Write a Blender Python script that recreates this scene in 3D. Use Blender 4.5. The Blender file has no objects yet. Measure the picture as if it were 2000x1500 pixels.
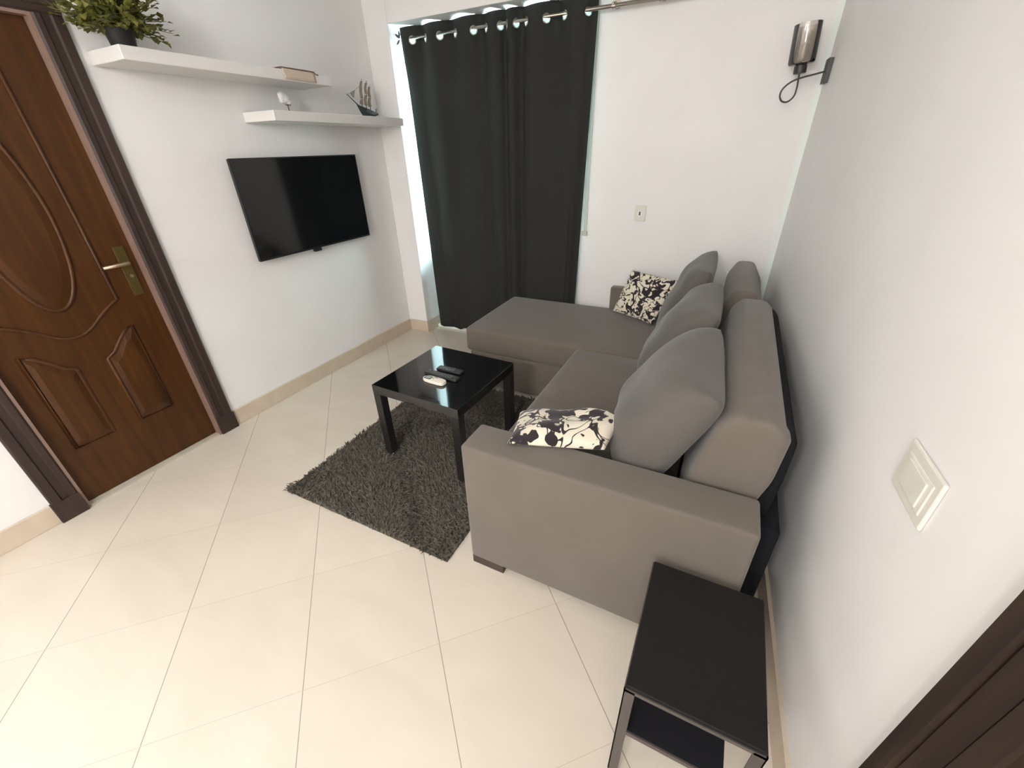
import bpy, bmesh, math, random
from mathutils import Vector, Matrix
S = bpy.context.scene
C = S.collection
random.seed(7)

# ------------------------------------------------------------------ camera
F, YAW, PIT, ROL, CH = 811.97, -0.47654, 0.51570, -0.030146, 1.522
cy_, sy_ = math.cos(YAW), math.sin(YAW)
fwd = Vector((sy_*math.cos(PIT), cy_*math.cos(PIT), -math.sin(PIT)))
rgt = Vector((cy_, -sy_, 0)); up = rgt.cross(fwd)
r2 = math.cos(ROL)*rgt + math.sin(ROL)*up
u2 = -math.sin(ROL)*rgt + math.cos(ROL)*up
cd = bpy.data.cameras.new('camera'); cam = bpy.data.objects.new('camera', cd); C.objects.link(cam)
cd.sensor_width = 36; cd.lens = F*36/2000; cd.clip_start = .02
cam.matrix_world = Matrix(((r2.x, u2.x, -fwd.x, 0), (r2.y, u2.y, -fwd.y, 0), (r2.z, u2.z, -fwd.z, CH), (0, 0, 0, 1)))
S.camera = cam
# ------------------------------------------------------------------ view, world, lights
S.view_settings.view_transform = 'Standard'; S.view_settings.look = 'None'
S.view_settings.exposure = 0.38; S.view_settings.gamma = 1; S.view_settings.use_curve_mapping = False
w = bpy.data.worlds.new('World'); S.world = w; w.use_nodes = True
w.node_tree.nodes['Background'].inputs[0].default_value = (0.72, 0.95, 1.0, 1)
w.node_tree.nodes['Background'].inputs[1].default_value = 95.0

def area(name, loc, rot, sx, sy, power, col, shape='RECTANGLE'):
    l = bpy.data.lights.new(name, 'AREA'); l.shape = shape; l.size = sx; l.size_y = sy; l.energy = power; l.color = col
    o = bpy.data.objects.new(name, l); C.objects.link(o); o.location = loc; o.rotation_euler = rot
    return o
def point_light(name, loc, r, power, col):
    l = bpy.data.lights.new(name, 'POINT'); l.energy = power; l.color = col; l.shadow_soft_size = r
    o = bpy.data.objects.new(name, l); C.objects.link(o); o.location = loc
    return o
WARM = (1.0, 0.98, 0.965)
point_light('lamp_and_fill_light', (-0.55, -1.45, 2.30), 0.10, 62, WARM)
point_light('lamp_and_fill_light', (-1.9, -1.7, 2.35), 0.16, 22, WARM)
point_light('lamp_and_fill_light', (-0.15, -1.9, 1.95), 0.25, 58, WARM)  # added fill to brighten the TV wall, no fixture here
area('ceiling_fill_light', (-1.1, 0.2, 2.66), (0, 0, 0), 1.2, 1.6, 3, WARM)  # added soft overhead fill, not a fitted ceiling panel
portal = area('door_portal', (-1.70, 3.36, 1.15), (math.radians(-90), 0, 0), 1.35, 2.26, 1, (1, 1, 1))
portal.data.cycles.is_portal = True

# ------------------------------------------------------------------ materials
def mat(name, col, rough=.6, spec=.5, metal=0, **k):
    m = bpy.data.materials.new(name); m.use_nodes = True
    b = m.node_tree.nodes['Principled BSDF']
    b.inputs['Base Color'].default_value = (*col, 1); b.inputs['Roughness'].default_value = rough
    b.inputs['Specular IOR Level'].default_value = spec; b.inputs['Metallic'].default_value = metal
    if k.get('coat'): b.inputs['Coat Weight'].default_value = k['coat']; b.inputs['Coat Roughness'].default_value = k.get('coatr', .1)
    if k.get('sheen'): b.inputs['Sheen Weight'].default_value = k['sheen']
    return m
def N(m, t, **inp):
    n = m.node_tree.nodes.new(t)
    for a, v in inp.items():
        if a.startswith('_'): setattr(n, a[1:], v)
        else: n.inputs[a.replace('__', ' ')].default_value = v
    return n
def L(m, a, b): m.node_tree.links.new(a, b)
def bsdf(m): return m.node_tree.nodes['Principled BSDF']
def coords(m, scale=(1, 1, 1), rot=(0, 0, 0), loc=(0, 0, 0)):
    g = N(m, 'ShaderNodeTexCoord'); mp = N(m, 'ShaderNodeMapping'); L(m, g.outputs['Object'], mp.inputs[0])
    mp.inputs['Scale'].default_value = scale; mp.inputs['Rotation'].default_value = rot; mp.inputs['Location'].default_value = loc
    return mp.outputs[0]
def ramp(m, fac, stops, interp='LINEAR'):
    r = N(m, 'ShaderNodeValToRGB'); r.color_ramp.interpolation = interp
    e = r.color_ramp.elements
    while len(e) < len(stops): e.new(.5)
    for i, (p, c) in enumerate(stops): e[i].position = p; e[i].color = (*c, 1) if len(c) == 3 else c
    L(m, fac, r.inputs[0]); return r.outputs[0]
def bump(m, h, strength=.2, dist=.01):
    b = N(m, 'ShaderNodeBump'); b.inputs['Strength'].default_value = strength; b.inputs['Distance'].default_value = dist
    L(m, h, b.inputs['Height']); L(m, b.outputs[0], bsdf(m).inputs['Normal'])
def noisy(name, c1, c2, scale, rough=.6, spec=.4, detail=4, stretch=(1, 1, 1), bstr=0, bdist=.002, **k):
    m = mat(name, c1, rough, spec, **k)
    n = N(m, 'ShaderNodeTexNoise', Scale=scale, Detail=detail); L(m, coords(m, stretch), n.inputs['Vector'])
    L(m, ramp(m, n.outputs[0], [(.3, c1), (.7, c2)]), bsdf(m).inputs['Base Color'])
    if bstr: bump(m, n.outputs[0], bstr, bdist)
    return m

M = {}
M['wall'] = noisy('white_wall_paint', (.83, .815, .80), (.80, .785, .77), 3, .55, .35, bstr=.04, bdist=.004)
M['ceil'] = mat('ceiling_paint', (.82, .81, .79), .8, .2)
M['white'] = noisy('white_laminate', (.77, .755, .73), (.75, .73, .71), 8, .35, .4)
M['plastic'] = mat('white_plastic', (.70, .68, .61), .35, .5)
M['base'] = noisy('beige_skirting_tile', (.60, .50, .39), (.54, .45, .35), 12, .3, .5)
M['blacklac'] = mat('black_gloss_lacquer', (.006, .0065, .007), .05, .8)
M['blackwood'] = mat('black_satin_lacquer', (.013, .0125, .012), .3, .5)
M['blackmetal'] = mat('black_metal', (.028, .027, .026), .42, .5)
M['bronze'] = mat('brown_grey_steel', (.075, .062, .055), .45, .5, .2)
M['blackpl'] = mat('black_plastic', (.018, .018, .019), .4, .5)
M['greypl'] = mat('grey_key', (.14, .14, .14), .5, .4)
M['screen'] = mat('black_screen_glass', (.006, .0065, .007), .09, .5)
M['bezel'] = mat('bezel_black', (.010, .010, .010), .28, .5)
M['steel'] = mat('brushed_steel', (.42, .38, .33), .28, .5, 1)
M['ring'] = mat('grey_eyelet_metal', (.36, .33, .29), .35, .5, .9)
M['brass'] = mat('aged_brass', (.13, .095, .03), .5, .5, .8)
M['brightbrass'] = mat('polished_handle', (.50, .38, .26), .3, .5, .9)
M['marble'] = noisy('beige_marble_threshold', (.52, .46, .37), (.42, .37, .30), 9, .3, .5)
M['leafa'] = noisy('leaf_green', (.050, .062, .013), (.20, .19, .035), 26, .55, .4)
M['potm'] = mat('dark_pot', (.022, .022, .022), .5, .4)
M['shipw'] = mat('dark_ship_wood', (.03, .035, .035), .5, .4)
M['sail'] = mat('taupe_sail', (.22, .19, .155), .7, .3)
M['tan'] = mat('tan_cloth', (.62, .51, .42), .8, .2)
M['brown'] = mat('brown_trim', (.12, .065, .035), .6, .3)
M['foot'] = mat('dark_foot', (.05, .033, .026), .5, .4)
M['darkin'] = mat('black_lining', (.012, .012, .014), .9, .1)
M['lcd'] = mat('grey_lcd', (.32, .37, .36), .25, .5)
M['strap'] = mat('pale_grey_strap', (.52, .55, .51), .7, .3)
M['alu'] = mat('white_aluminium', (.80, .82, .81), .35, .5)

def fabric(name, c, weave=900, var=.08, rough=.9, sheen=.2):
    m = mat(name, c, rough, .15, sheen=sheen)
    co = coords(m)
    n1 = N(m, 'ShaderNodeTexNoise', Scale=6.0, Detail=3.0); L(m, co, n1.inputs['Vector'])
    n2 = N(m, 'ShaderNodeTexNoise', Scale=float(weave), Detail=2.0); L(m, co, n2.inputs['Vector'])
    mx = N(m, 'ShaderNodeMath', _operation='ADD'); L(m, n1.outputs[0], mx.inputs[0]); L(m, n2.outputs[0], mx.inputs[1])
    h = N(m, 'ShaderNodeMath', _operation='MULTIPLY'); h.inputs[1].default_value = .5; L(m, mx.outputs[0], h.inputs[0])
    lo = tuple(v*(1-var) for v in c); hi = tuple(v*(1+var) for v in c)
    L(m, ramp(m, h.outputs[0], [(.35, lo), (.65, hi)]), bsdf(m).inputs['Base Color'])
    bump(m, n2.outputs[0], .25, .0008)
    return m
M['sofa'] = fabric('taupe_grey_upholstery', (.140, .120, .101))
M['pillow'] = fabric('grey_cushion_fabric', (.108, .098, .089), 700)
M['curtain'] = fabric('charcoal_curtain_fabric', (.027, .028, .0255), 1200, .06, .8, 0)

def wood(name, dark, light, axis='Z', rough=.35, coat=.3):
    m = mat(name, light, rough, .5, coat=coat, coatr=.18)
    st = {'Z': (14, 14, 1.1), 'Y': (14, 1.1, 14)}[axis]
    n = N(m, 'ShaderNodeTexNoise', Scale=2.2, Detail=8.0, Distortion=.6); L(m, coords(m, st), n.inputs['Vector'])
    L(m, ramp(m, n.outputs[0], [(.25, dark), (.75, light)]), bsdf(m).inputs['Base Color'])
    bump(m, n.outputs[0], .08, .002)
    return m
M['door'] = wood('varnished_door_wood', (.036, .0115, .002), (.080, .028, .0045), 'Z', .42, .0)
bsdf(M['door']).inputs['Specular IOR Level'].default_value = .32
M['casing'] = wood('dark_casing_wood', (.018, .0085, .0055), (.042, .021, .0145), 'Z', .6, .0)
M['casing2'] = wood('dark_casing_wood_grain', (.012, .006, .004), (.040, .021, .011), 'Z', .6, .0)

# patterned cushion: brushy black marks on cream
def pattern(name, scale, seed):
    m = mat(name, (.7, .64, .52), .85, .15, sheen=.2)
    co = coords(m, loc=(seed, seed*.7, seed*1.3))
    wob = N(m, 'ShaderNodeTexNoise', Scale=scale*.9, Detail=1.0); L(m, co, wob.inputs['Vector'])
    sc = N(m, 'ShaderNodeVectorMath', _operation='SCALE'); sc.inputs['Scale'].default_value = .12; L(m, wob.outputs['Color'], sc.inputs[0])
    ad = N(m, 'ShaderNodeVectorMath', _operation='ADD'); L(m, co, ad.inputs[0]); L(m, sc.outputs[0], ad.inputs[1])
    wv = N(m, 'ShaderNodeTexNoise', Scale=scale, Detail=1.5, Roughness=.45, Distortion=.9); L(m, ad.outputs[0], wv.inputs['Vector'])
    w2 = N(m, 'ShaderNodeTexNoise', Scale=scale*.62, Detail=.6, Distortion=1.6); L(m, coords(m, (1, 1, 1), (.4, .3, .2), (seed*2, 1, 4)), w2.inputs['Vector'])
    sb = N(m, 'ShaderNodeMath', _operation='SUBTRACT'); L(m, w2.outputs[0], sb.inputs[0]); sb.inputs[1].default_value = .5
    ab = N(m, 'ShaderNodeMath', _operation='ABSOLUTE'); L(m, sb.outputs[0], ab.inputs[0])
    ml = N(m, 'ShaderNodeMath', _operation='MULTIPLY'); L(m, ab.outputs[0], ml.inputs[0]); ml.inputs[1].default_value = 2.2
    ad2 = N(m, 'ShaderNodeMath', _operation='ADD'); L(m, ml.outputs[0], ad2.inputs[0]); ad2.inputs[1].default_value = .42
    mn = N(m, 'ShaderNodeMath', _operation='MINIMUM'); L(m, wv.outputs[0], mn.inputs[0]); L(m, ad2.outputs[0], mn.inputs[1])
    L(m, ramp(m, mn.outputs[0], [(0, (.022, .018, .022)), (.468, (.028, .022, .024)), (.478, (.68, .62, .50)), (1, (.74, .68, .57))]), bsdf(m).inputs['Base Color'])
    return m
M['pat1'] = pattern('black_cream_print', 14.5, 3.1)
M['pat2'] = pattern('black_cream_print_small', 19, 1.7)

# floor tiles: 45 cm squares laid on the diagonal
def floor_mat():
    m = mat('cream_polished_tile', (.8, .72, .6), .2, .5)
    g = N(m, 'ShaderNodeTexCoord'); sp = N(m, 'ShaderNodeSeparateXYZ'); L(m, g.outputs['Object'], sp.inputs[0])
    def lin(op, off, per):
        a = N(m, 'ShaderNodeMath', _operation=op)
        if op == 'ADD': L(m, sp.outputs[0], a.inputs[0]); L(m, sp.outputs[1], a.inputs[1])
        else: L(m, sp.outputs[1], a.inputs[0]); L(m, sp.outputs[0], a.inputs[1])
        b = N(m, 'ShaderNodeMath', _operation='SUBTRACT'); L(m, a.outputs[0], b.inputs[0]); b.inputs[1].default_value = off
        d = N(m, 'ShaderNodeMath', _operation='DIVIDE'); L(m, b.outputs[0], d.inputs[0]); d.inputs[1].default_value = per
        r = N(m, 'ShaderNodeMath', _operation='ROUND'); L(m, d.outputs[0], r.inputs[0])
        s = N(m, 'ShaderNodeMath', _operation='SUBTRACT'); L(m, d.outputs[0], s.inputs[0]); L(m, r.outputs[0], s.inputs[1])
        ab = N(m, 'ShaderNodeMath', _operation='ABSOLUTE'); L(m, s.outputs[0], ab.inputs[0])
        fl = N(m, 'ShaderNodeMath', _operation='FLOOR'); L(m, d.outputs[0], fl.inputs[0])
        return ab.outputs[0], fl.outputs[0]
    a1, f1 = lin('ADD', -.026, .6345); a2, f2 = lin('SUBTRACT', 1.246, .6345)
    def less(a, v):
        t = N(m, 'ShaderNodeMath', _operation='LESS_THAN'); L(m, a, t.inputs[0]); t.inputs[1].default_value = v; return t.outputs[0]
    g1 = less(a1, .0030); g2 = less(a2, .0022)
    n = N(m, 'ShaderNodeTexNoise', Scale=2.4, Detail=6.0, Distortion=.8); L(m, coords(m, (1, 2.2, 1), (0, 0, .5)), n.inputs['Vector'])
    base = ramp(m, n.outputs[0], [(.3, (.60, .54, .455)), (.7, (.645, .585, .50))])
    cm = N(m, 'ShaderNodeCombineXYZ'); L(m, f1, cm.inputs[0]); L(m, f2, cm.inputs[1])
    wn = N(m, 'ShaderNodeTexWhiteNoise'); L(m, cm.outputs[0], wn.inputs['Vector'])
    hv = N(m, 'ShaderNodeHueSaturation'); L(m, base, hv.inputs['Color'])
    mr = N(m, 'ShaderNodeMapRange'); L(m, wn.outputs['Value'], mr.inputs['Value']); mr.inputs['To Min'].default_value = .965; mr.inputs['To Max'].default_value = 1.02
    L(m, mr.outputs[0], hv.inputs['Value'])
    mx1 = N(m, 'ShaderNodeMix', _data_type='RGBA'); L(m, g1, mx1.inputs[0]); L(m, hv.outputs[0], mx1.inputs[6]); mx1.inputs[7].default_value = (.30, .24, .19, 1)
    mx2 = N(m, 'ShaderNodeMix', _data_type='RGBA'); L(m, g2, mx2.inputs[0]); L(m, mx1.outputs[2], mx2.inputs[6]); mx2.inputs[7].default_value = (.50, .43, .35, 1)
    L(m, mx2.outputs[2], bsdf(m).inputs['Base Color'])
    bsdf(m).inputs['Roughness'].default_value = .24
    return m
M['floor'] = floor_mat()

def rug_mat():
    m = mat('charcoal_shag', (.05, .045, .037), .95, .1)
    n = N(m, 'ShaderNodeTexNoise', Scale=55.0, Detail=3.0); L(m, coords(m), n.inputs['Vector'])
    L(m, ramp(m, n.outputs[0], [(.3, (.070, .062, .050)), (.7, (.150, .135, .112))]), bsdf(m).inputs['Base Color'])
    return m
M['rug'] = rug_mat()

def glass_mat(name, tint, mixf, rough=.02):
    m = bpy.data.materials.new(name); m.use_nodes = True; nt = m.node_tree; nt.nodes.clear()
    o = nt.nodes.new('ShaderNodeOutputMaterial'); t = nt.nodes.new('ShaderNodeBsdfTransparent'); g = nt.nodes.new('ShaderNodeBsdfGlossy')
    t.inputs[0].default_value = (*tint, 1); g.inputs['Roughness'].default_value = rough
    f = nt.nodes.new('ShaderNodeFresnel'); f.inputs[0].default_value = 1.5
    mx = nt.nodes.new('ShaderNodeMixShader')
    ad = nt.nodes.new('ShaderNodeMath'); ad.operation = 'ADD'; ad.inputs[1].default_value = mixf; nt.links.new(f.outputs[0], ad.inputs[0])
    nt.links.new(ad.outputs[0], mx.inputs[0]); nt.links.new(t.outputs[0], mx.inputs[1]); nt.links.new(g.outputs[0], mx.inputs[2]); nt.links.new(mx.outputs[0], o.inputs[0])
    return m
M['glass'] = glass_mat('clear_pane', (.95, 1, 1), 0)
M['smoke'] = glass_mat('smoked_lamp_glass', (.86, .83, .80), .06, .06)

# ------------------------------------------------------------------ mesh helpers
def mesh(bm, name, m, parent=None, smooth=False, mods=None):
    me = bpy.data.meshes.new(name); bm.normal_update(); bm.to_mesh(me); bm.free()
    o = bpy.data.objects.new(name, me); C.objects.link(o)
    for mm in (m if isinstance(m, (list, tuple)) else [m]): me.materials.append(mm)
    if smooth:
        for p in me.polygons: p.use_smooth = True
    if parent: o.parent = parent
    return o
def box(bm, a, b, bev=0, seg=2, M4=None, mi=0):
    a, b = Vector(a), Vector(b)
    g = bmesh.ops.create_cube(bm, size=1); vs = g['verts']
    for v in vs: v.co = Vector(((a.x+b.x)/2+v.co.x*(b.x-a.x), (a.y+b.y)/2+v.co.y*(b.y-a.y), (a.z+b.z)/2+v.co.z*(b.z-a.z)))
    if M4: bmesh.ops.transform(bm, matrix=M4, verts=vs)
    fs = {f for v in vs for f in v.link_faces}
    for f in fs: f.material_index = mi
    if bev:
        es = {e for v in vs for e in v.link_edges}
        r = bmesh.ops.bevel(bm, geom=list(es), offset=bev, segments=seg, profile=.5, affect='EDGES')
        for f in r['faces']: f.material_index = mi
    return vs
def bx(name, a, b, m, parent=None, bev=0, seg=2, smooth=False):
    bm = bmesh.new(); box(bm, a, b, bev, seg); return mesh(bm, name, m, parent, smooth)
def tube(bm, pts, r, n=8, closed=False, caps=True):
    pts = [Vector(p) for p in pts]; rings = []
    prev = None
    for i, p in enumerate(pts):
        if closed: t = pts[(i+1) % len(pts)]-pts[i-1]
        else: t = pts[min(i+1, len(pts)-1)]-pts[max(i-1, 0)]
        t.normalize()
        if prev is None:
            a = Vector((0, 0, 1)) if abs(t.z) < .9 else Vector((1, 0, 0))
            u = t.cross(a).normalized()
        else: u = (prev - t*prev.dot(t)).normalized()
        prev = u; v = t.cross(u)
        rr = r[i] if isinstance(r, (list, tuple)) else r
        rings.append([bm.verts.new(p+rr*(math.cos(2*math.pi*k/n)*u+math.sin(2*math.pi*k/n)*v)) for k in range(n)])
    m_ = len(rings)
    for i in range(m_ if closed else m_-1):
        A, B = rings[i], rings[(i+1) % m_]
        for k in range(n): bm.faces.new((A[k], A[(k+1) % n], B[(k+1) % n], B[k]))
    if caps and not closed: bm.faces.new(rings[0][::-1]); bm.faces.new(rings[-1])
def lathe(bm, prof, c=(0, 0, 0), n=28, cap0=True, cap1=True):
    c = Vector(c); R = [[bm.verts.new(c+Vector((r*math.cos(2*math.pi*k/n), r*math.sin(2*math.pi*k/n), z))) for k in range(n)] for r, z in prof]
    for A, B in zip(R, R[1:]):
        for k in range(n): bm.faces.new((A[k], A[(k+1) % n], B[(k+1) % n], B[k]))
    if cap0: bm.faces.new(R[0][::-1])
    if cap1: bm.faces.new(R[-1])
def prism(bm, poly, axis, a, b, bev=0, seg=3, mi=0):
    """poly: 2D points; axis 'x','y','z' extruded from a to b."""
    def P(p, t): return {'x': (t, p[0], p[1]), 'y': (p[0], t, p[1]), 'z': (p[0], p[1], t)}[axis]
    A = [bm.verts.new(P(p, a)) for p in poly]; B = [bm.verts.new(P(p, b)) for p in poly]
    fs = [bm.faces.new(A), bm.faces.new(B[::-1])]
    n = len(poly)
    for i in range(n): fs.append(bm.faces.new((A[i], B[i], B[(i+1) % n], A[(i+1) % n])))
    bmesh.ops.recalc_face_normals(bm, faces=fs)
    if bev:
        es = {e for v in A+B for e in v.link_edges}
        bmesh.ops.bevel(bm, geom=list(es), offset=bev, segments=seg, profile=.5, affect='EDGES')
def empty(name, loc, rz=0):
    o = bpy.data.objects.new(name, None); C.objects.link(o); o.location = loc; o.rotation_euler = (0, 0, rz); o.empty_display_size = .1
    return o
def tag(o, label, cat, group=None):
    o['label'] = label; o['category'] = cat
    if group: o['group'] = group
    return o
def struct(o): o['kind'] = 'structure'; return o
def local(o, parent):       # mesh built in world space under a placed empty
    o.parent = parent; o.matrix_parent_inverse = Matrix.LocRotScale(parent.location, parent.rotation_euler, None).inverted(); return o
def shade(o, ang=40):
    for p in o.data.polygons: p.use_smooth = True
    me = o.data
    bm = bmesh.new(); bm.from_mesh(me)
    for e in bm.edges:
        if len(e.link_faces) == 2 and e.calc_face_angle(0) > math.radians(ang): e.smooth = False
    bm.to_mesh(me); bm.free(); return o

# ------------------------------------------------------------------ room shell
XL = -2.636; D = 3.18; PY = 2.98; PX = -2.43; ZC = 2.72; YF = -2.9
RS = -.0561; XR0 = .3988
def xr(y): return XR0+RS*(y-1)
OX0, OX1, OZ = -2.43, -1.03, 2.290        # balcony door opening
struct(bx('floor', (-3.0, YF-.2, -.1), (.95, D+.25, 0), M['floor']))
struct(bx('ceiling', (-3.0, YF-.2, ZC), (.95, D+.25, ZC+.1), M['ceil']))
bm = bmesh.new()
DY0, DY1, DZ = .39, 1.072, 2.035
box(bm, (XL-.2, YF-.2, 0), (XL, DY0, ZC)); box(bm, (XL-.2, DY1, 0), (XL, D+.25, ZC)); box(bm, (XL-.2, DY0, DZ), (XL, DY1, ZC))
struct(mesh(bm, 'wall_left', M['wall']))
bm = bmesh.new()
box(bm, (XL, D, 0), (OX0, D+.25, ZC)); box(bm, (OX1, D, 0), (.6, D+.25, ZC)); box(bm, (OX0, D, OZ), (OX1, D+.25, ZC))
struct(mesh(bm, 'wall_back', M['wall']))
bm = bmesh.new(); box(bm, (XL, YF-.2, 0), (.9, YF, ZC)); struct(mesh(bm, 'wall_front', M['wall']))
# right wall (slightly out of square) with a doorway near the camera
RY0, RY1, RZ = -.42, .435, 2.05
def rbox(bm, y0, y1, z0, z1, off0, off1, bev=0):       # off measured into the room
    q = [(xr(y0)-off0, y0), (xr(y1)-off0, y1), (xr(y1)-off1, y1), (xr(y0)-off1, y0)]
    prism(bm, q, 'z', z0, z1, bev, 2)
bm = bmesh.new()
rbox(bm, YF-.2, RY0, 0, ZC, -.2, 0); rbox(bm, RY1, D+.25, 0, ZC, -.2, 0); rbox(bm, RY0, RY1, RZ, ZC, -.2, 0)
struct(mesh(bm, 'wall_right', M['wall']))
# pillar in the left corner and the beam across the window wall
struct(bx('trim_1', (XL, PY, 0), (PX, D, ZC), M['wall'], bev=.004))
struct(bx('trim_2', (PX, PY, 2.297), (xr(3.1)+.03, D, ZC), M['wall'], bev=.004))
# skirting
BH = .106; T = .012
bm = bmesh.new(); box(bm, (XL, 1.172, 0), (XL+T, PY, BH), .002, 1); struct(mesh(bm, 'baseboard_left', M['base']))
bm = bmesh.new(); box(bm, (XL, YF, 0), (XL+T, .287, BH), .002, 1); struct(mesh(bm, 'baseboard_left', M['base']))
bm = bmesh.new(); box(bm, (XL+T, PY-T, 0), (PX+T, PY, BH), .002, 1); box(bm, (PX, PY, 0), (PX+T, D, BH), .002, 1); struct(mesh(bm, 'baseboard_pillar', M['base']))
bm = bmesh.new(); rbox(bm, .552, D, 0, BH, 0, T); struct(mesh(bm, 'baseboard_right', M['base']))
bm = bmesh.new(); box(bm, (OX1, D-T, 0), (xr(D), D, BH)); struct(mesh(bm, 'baseboard_back', M['base']))

# added pale strip in the far right corner, standing in for a daylight line
CM = mat('pale_daylight_strip', (.90, .955, .92), .35, .5)
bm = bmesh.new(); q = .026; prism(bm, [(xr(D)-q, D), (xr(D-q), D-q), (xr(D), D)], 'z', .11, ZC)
struct(mesh(bm, 'corner_daylight_strip', CM))
# balcony door behind the curtain
wn = struct(bx('window_1', (OX0, D+.17, 2.235), (OX1, D+.24, OZ), M['alu']))
bm = bmesh.new()
for a, b in (((OX0, D+.17, 0), (OX0+.045, D+.24, 2.235)), ((OX1-.045, D+.17, 0), (OX1, D+.24, 2.235)), ((OX0+.045, D+.17, 0), (OX1-.045, D+.24, .07)),
             ((-1.74, D+.17, .07), (-1.68, D+.24, 2.235))): box(bm, a, b, .003, 1)
mesh(bm, 'window_frame', M['alu'], wn)
bx('pane', (OX0+.045, D+.20, .76), (-1.74, D+.206, 2.235), M['glass'], wn)
bx('pane', (-1.68, D+.20, .76), (OX1-.045, D+.206, 2.235), M['glass'], wn)
for pa, pb in ((OX0+.045, -1.74), (-1.68, OX1-.045)): bx('lower_panel', (pa, D+.19, .07), (pb, D+.215, .76), M['alu'], wn, .002, 1)
struct(bx('trim_3', (OX0, D-.05, 0), (OX1, D+.168, .028), mat('white_marble_sill', (.80, .84, .80), .15, .5), bev=.004))
struct(bx('balcony_floor', (-3.2, D+.25, -.1), (0.4, D+1.6, -.02), mat('balcony_concrete', (.55, .55, .52), .8)))
struct(bx('balcony_parapet', (-3.2, D+1.5, -.02), (0.4, D+1.62, .8), mat('parapet_paint', (.7, .7, .68), .8)))

# ------------------------------------------------------------------ left door
d1 = bmesh.new(); XF = XL-.022
box(d1, (XF-.04, DY0+.012, .012), (XF, DY1-.012, DZ-.01), .002, 1)
door = struct(mesh(d1, 'door_1', M['door']))
def zc(poly, closed=True, r=.008, n=8):
    bm = bmesh.new(); pts = [(XF+.001, y, z) for y, z in poly]; tube(bm, pts, r, n, closed); return bm
def smooth_curve(P, k=8, closed=False):
    out = []; n = len(P)
    rng = range(n if closed else n-1)
    for i in rng:
        p0, p1, p2, p3 = P[(i-1) % n if closed else max(i-1, 0)], P[i], P[(i+1) % n], P[(i+2) % n if closed else min(i+2, n-1)]
        for j in range(k):
            t = j/k
            out.append(tuple(.5*((2*b)+(-a+c)*t+(2*a-5*b+4*c-d)*t*t+(-a+3*b-3*c+d)*t**3) for a, b, c, d in zip(p0, p1, p2, p3)))
    if not closed: out.append(P[-1])
    return out
YC = .70
oval = [(YC+.131*math.cos(t)*(1-.10*max(0, math.sin(t))), 1.335+.40*math.sin(t)) for t in [2*math.pi*i/64 for i in range(64)]]
o = mesh(zc(oval, r=.009), 'oval_molding', M['door'], door, True)
oval2 = [(YC+(y-YC)*.72, 1.335+(z-1.335)*.86) for y, z in oval]
bm = bmesh.new(); vs = []
ringA = [bm.verts.new((XF+.001, y, z)) for y, z in oval]; ringB = [bm.verts.new((XF+.008, y, z)) for y, z in oval2]
for i in range(64): bm.faces.new((ringA[i], ringA[(i+1) % 64], ringB[(i+1) % 64], ringB[i]))
bm.faces.new(ringB); o = mesh(bm, 'oval_panel', M['door'], door)
R_ = [(.910, .924), (.868, .900), (.818, .866), (.779, .833), (.735, .808), (.700, .803)]
half = smooth_curve(R_, 5)
outl = [(.905, 1.88)] + [(.910, 1.3)] + half + [(2*YC-y, z) for y, z in half[::-1][1:]] + [(2*YC-.910, 1.3), (2*YC-.905, 1.88)]
o = mesh(zc(outl + [(YC, 1.95)], r=.008), 'panel_molding', M['door'], door, True)
for s in (1, -1):
    pl = [(.915, .300), (.915, .785), (.875, .765), (.835, .725), (.800, .685), (.762, .664), (.762, .300)]
    pl = [(YC+s*(y-YC), z) for y, z in pl]
    mesh(zc(pl, r=.0085), 'panel_molding', M['door'], door, True)
    cyy = sum(y for y, z in pl)/7; czz = .5
    inn = [(cyy+(y-cyy)*.62, czz+(z-czz)*.80) for y, z in pl]
    bm = bmesh.new(); A = [bm.verts.new((XF+.001, y, z)) for y, z in pl]; B = [bm.verts.new((XF+.010, y, z)) for y, z in inn]
    for i in range(7): bm.faces.new((A[i], A[(i+1) % 7], B[(i+1) % 7], B[i]))
    bm.faces.new(B); bmesh.ops.recalc_face_normals(bm, faces=bm.faces[:]); mesh(bm, 'lower_panel', M['door'], door)
# casing, with stepped profile
def casing_bm(y0, y1, z1, wdt, x0, sgn=1):
    bm = bmesh.new()
    prof = [(0, 0), (0, .018), (.010, .024), (.030, .024), (.036, .018), (.062, .018), (.068, .026), (wdt-.006, .026), (wdt, .020), (wdt, 0)]
    for side in (0, 1):
        pts = [((y1-wdt+u) if side else (y0+wdt-u), h) for u, h in prof]
        prism(bm, [(x0+sgn*h, y) for y, h in pts], 'z', 0, z1)
    prism(bm, [(x0+sgn*h, z1-.0+u) for u, h in prof], 'y', y0, y1)
    return bm
bm = bmesh.new()
prof = [(0, 0), (0, .016), (.008, .022), (.026, .022), (.032, .015), (.058, .015), (.064, .024), (.094, .024), (.100, .018), (.100, 0)]
prism(bm, [(XL+h, DY1+u) for u, h in prof], 'z', 0, DZ)
prism(bm, [(XL+h, DY0-u) for u, h in prof], 'z', 0, DZ)
prism(bm, [(XL+h, DZ+u) for u, h in prof], 'y', DY0-.1, DY1+.1)
box(bm, (XL, DY1, 0), (XL+.028, DY1+.106, .11), .002, 1); box(bm, (XL, DY0-.106, 0), (XL+.028, DY0, .11), .002, 1)
fr = mesh(bm, 'door_frame', M['casing'], door)
bm = bmesh.new()
box(bm, (XL-.12, DY1-.012, 0), (XL+.014, DY1, DZ)); box(bm, (XL-.12, DY0, 0), (XL+.014, DY0+.012, DZ)); box(bm, (XL-.12, DY0+.012, DZ-.012), (XL+.014, DY1-.012, DZ))
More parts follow.
